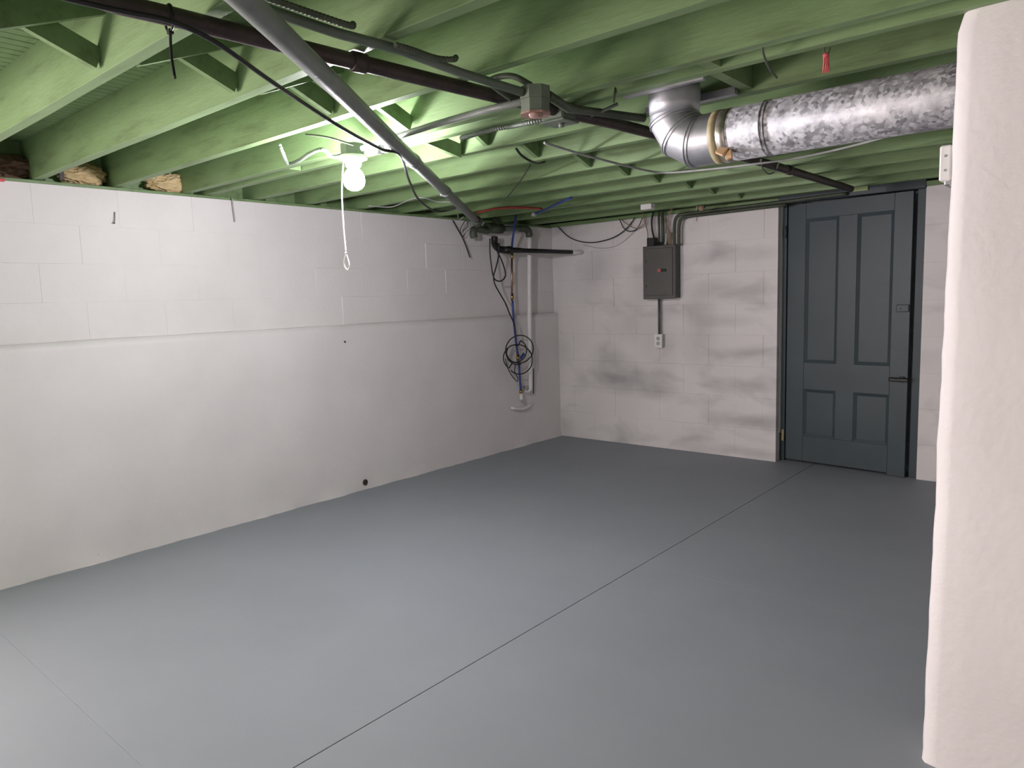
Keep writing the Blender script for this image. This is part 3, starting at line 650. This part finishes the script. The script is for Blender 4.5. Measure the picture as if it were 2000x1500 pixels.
# outlet and its conduit
oc = ony(1285.5, 666, -.05)
pipe('outlet_conduit', [Vector((oc.x+.006, -.04, z0+.005)), Vector((oc.x+.006, -.04, oc.z+.05))], .011, 'panelgrey', 'short grey conduit from the panel down to the outlet', 'conduit')
ot = empty('outlet', (oc.x, -.03, oc.z-.06), 'white duplex outlet in a steel surface box below the panel', 'outlet')
MB().box((oc.x-.033, -.046, oc.z-.055), (oc.x+.033, -.002, oc.z+.055), bev=.004).build('back_box', 'steel', ot)
cvp = MB().box((oc.x-.036, -.052, oc.z-.058), (oc.x+.036, -.0465, oc.z+.058), bev=.003).build('cover_plate', 'whiteplastic', ot)
for s in (-1, 1):
    rc = MB().lathe((oc.x, -.0515, oc.z+s*.021), (0, -1, 0), [(0, .016), (.003, .016), (.0035, .014)], 16).build('receptacle', 'wire', cvp)
# iron hook with insulator, tag over the door, sockets on the stub wall
h0 = onz(1378, 372, JB)
hk = empty('ceiling_hook', h0, 'black iron hook with porcelain knob hanging right of the panel', 'hook')
hy = -.06
MB().tube(smooth([ony(1378, 368, hy-.25), ony(1377, 385, hy-.2), ony(1376, 398, hy-.2), ony(1375, 407, hy-.2)], 5), .008, 8).build('rod', 'blackpipe', hk)
c = ony(1373, 406, hy-.2); MB().lathe(c+Vector((-.02, 0, 0)), (1, -.4, 0), [(-.015, .012), (-.008, .02), (.008, .02), (.014, .022), (.03, .012)], 14).build('knob', 'tanwire', hk)
cable('string', [ony(1359, 402, -.02), ony(1356, 397, -.02), ony(1360, 393, -.02), ony(1362, 398, -.02), ony(1360, 410, -.02), ony(1359.5, 432, -.012)], .003, 'cord', 'loose white string hanging on the wall near the iron hook', 'string')
c = ony(1681, 367, -.01); tag(MB().box(c-Vector((.05, .012, .022)), c+Vector((.05, .012, .022)), bev=.002).build('wood_block', 'greentag'), 'pale green block fixed above the blue-grey door', 'block')
bA, bB = ony(1853, 290, -3.24), ony(1853, 358, -3.24)
sb = empty('switch_box', (3.77, -3.25, bB.z), 'white utility box on the edge of the stub wall', 'electrical box')
MB().box((bA.x-.010, -3.30, bB.z), (3.80, -3.20, bA.z), bev=.004).build('cover', 'whiteplastic', sb)
MB().box((bA.x+.002, -3.296, bB.z-.012), (3.80, -3.204, bB.z+.004), bev=.003).build('back_box', 'steel', sb)
for f in (.3, .7): MB().lathe((bA.x+.004, -3.299, bB.z+(bA.z-bB.z)*f), (0, -1, 0), [(0, .004), (.003, .003)], 8).build('screw', 'steel', sb)

# ------------------------------------------------------------------ long ceiling cables and hanging bits on the right
zl = JB-.010
cable('grey_cable', [onz(1063, 279, zl), onz(1105, 292, zl-.004), onz(1150, 305, zl-.01), onz(1220, 323, zl-.012), onz(1290, 337, zl-.012), onz(1370, 332, zl-.035), onz(1460, 322, zl-.048), onz(1560, 308, zl-.03), onz(1660, 286, zl-.008), onz(1760, 258, zl-.012), onz(1865, 221, zl-.016), onz(1990, 170, zl-.016)],
      .0055, 'wire', 'long grey cable crossing under the joists below the duct')
cable('black_cable', [onz(1008, 290, JB-.006), onz(1018, 303, JB-.03), onz(1035, 314, JB-.045), onz(1052, 319, JB-.03), onz(1064, 316, JB-.006)], .0055, 'black', 'short black cable loop under a joist by grey cable')
cable('bell_wire', [onz(1036, 322, JB-.006), onz(1015, 355, JB-.02), onz(990, 386, JB-.006)], .003, 'black', 'thin dark wire slanting between far joists')
cable('black_wire', [onz(1206, 140, JB+.09), onz(1205, 155, JB+.06), onz(1202, 172, JB+.02), onz(1200, 190, JB-.01), onz(1199, 200, JB-.02)], .0035, 'gpipe2', 'crooked dark wire on the joist left of the duct elbow', 'wire')
cable('black_wire', [onz(1500, 57, JB+.05), onz(1492, 84, JB+.01), onz(1490, 100, JB-.004), onz(1497, 122, JB-.02), onz(1507, 140, JB-.03), onz(1517, 152, JB-.035)], .0035, 'gpipe2', 'dark wire hanging from the joist above the duct', 'wire')
rc = onz(1613, 96, JB)
rb = empty('red_ribbon', rc, 'frayed red ribbon hanging from a nail above the duct', 'ribbon')
m = MB()
for k in range(4):
    a = rc+Vector((.0025*(k-1.5), .002*k, -.012)); m.tube(smooth([a, a+Vector((.003*math.sin(k), 0, -.018)), a+Vector((.0025*(k-1.5), .003, -.05))], 4), [.004, .0045, .004, .004, .0035, .003, .0028, .0024, .002], 5)
m.lathe(rc+Vector((0, 0, -.010)), (0, 0, -1), [(0, .004), (.006, .009), (.012, .005)], 8); m.build('strands', 'redcloth', rb)
MB().tube(smooth([rc+Vector((0, 0, .012)), rc+Vector((-.004, 0, -.004)), rc+Vector((.006, 0, -.014)), rc+Vector((.012, 0, .002))], 4), .0014, 5).build('nail', 'iron', rb)
cable('grey_wire', [onz(1486, 312, JB-.05), onz(1490, 330, JB-.05), onz(1502, 340, JB-.06), onz(1515, 333, JB-.04), onz(1520, 320, JB-.05)], .004, 'gpipe', 'green wire loop hanging below the joists right of the tags', 'wire')

# ------------------------------------------------------------------ small things on the left wall and in the joist bays
tag(MB().tube(smooth([onx(453, 387, .012), onx(455, 405, .014), onx(458, 425, .014), onx(459, 433, .016)], 4), .004, 7).build('wire_end', 'wire'), 'grey wire end hanging over the wall top below the joists', 'wire')
tag(MB().tube(smooth([onx(224, 414, .006), onx(224, 428, .008), onx(223, 436, .014)], 4), [.002]*8+[.006], 7).build('masonry_nail', 'iron'), 'bent rusty nail in the white blocks high on the wall', 'nail')
c = onx(673, 667, XL); tag(MB().lathe(c+Vector((-.004, 0, 0)), (1, 0, -.3), [(0, .007), (.012, .006), (.018, .003)], 10).build('anchor_bolt', 'iron'), 'small dark anchor stub on the wall below the ledge line', 'anchor')
c = onx(713, 942, XL+.003); tag(MB().lathe(c+Vector((-.004, 0, 0)), (1, .2, 0), [(0, .022), (.012, .021), (.0125, .014), (.007, .012)], 14).build('pipe_end', 'iron'), 'cut off dark pipe end low on the white wall', 'pipe')
tag(MB().lathe(onx(191, 1084, XL)+Vector((-.003, 0, 0)), (1, 0, 0), [(0, .005), (.008, .004)], 8).build('masonry_nail', 'iron'), 'small dark nail head just above the floor on the white wall', 'nail')
c = onx(2, 350, .01); tag(MB().box(c+Vector((-.02, -.05, -.010)), c+Vector((.012, .014, .004)), bev=.003).build('red_clip', 'redcloth'), 'small red clip lying on top of the wall under the sill', 'clip')
def wad(y, z, s, mat, label):
    bm = bmesh.new(); bmesh.ops.create_icosphere(bm, subdivisions=5, radius=1)
    for v in bm.verts:
        d = v.co.normalized(); k = 1 + noise.noise(d*1.6+Vector((y, 0, 0)))*.35 + noise.noise(d*4.5)*.22 + noise.noise(d*11)*.13 + noise.noise(d*24)*.07
        v.co = Vector((d.x*.055*k, d.y*s*k, d.z*.06*k))
    for f in bm.faces: f.smooth = True
    me = bpy.data.meshes.new('insulation_wad'); bm.to_mesh(me); bm.free(); me.materials.append(MAT[mat])
    o = link('insulation_wad', me); o.location = (-.085, y, z); return tag(o, label, 'insulation', 'glass wool in the joist bays')
yA = onx(335, 352, -.06).y; yB = onx(165, 338, -.06).y; yC = onx(20, 310, -.06).y
wad(yA, JB+.055, .125, 'insul', 'yellow glass wool wad stuffed in the bay nearest the lamp')
wad(yB, JB+.055, .115, 'insul', 'stained tan glass wool wad behind the rusty strap')
wad(yC, JB+.056, .12, 'brownins', 'dark brown insulation wad at the end of the wall top')
c = onx(120, 343, .0); tag(MB().box(c+Vector((-.012, -.010, -.022)), c+Vector((.003, .012, .022)), bev=.001).build('rusty_strap', 'iron'), 'short rusty metal strap on the green sill plate', 'strap')
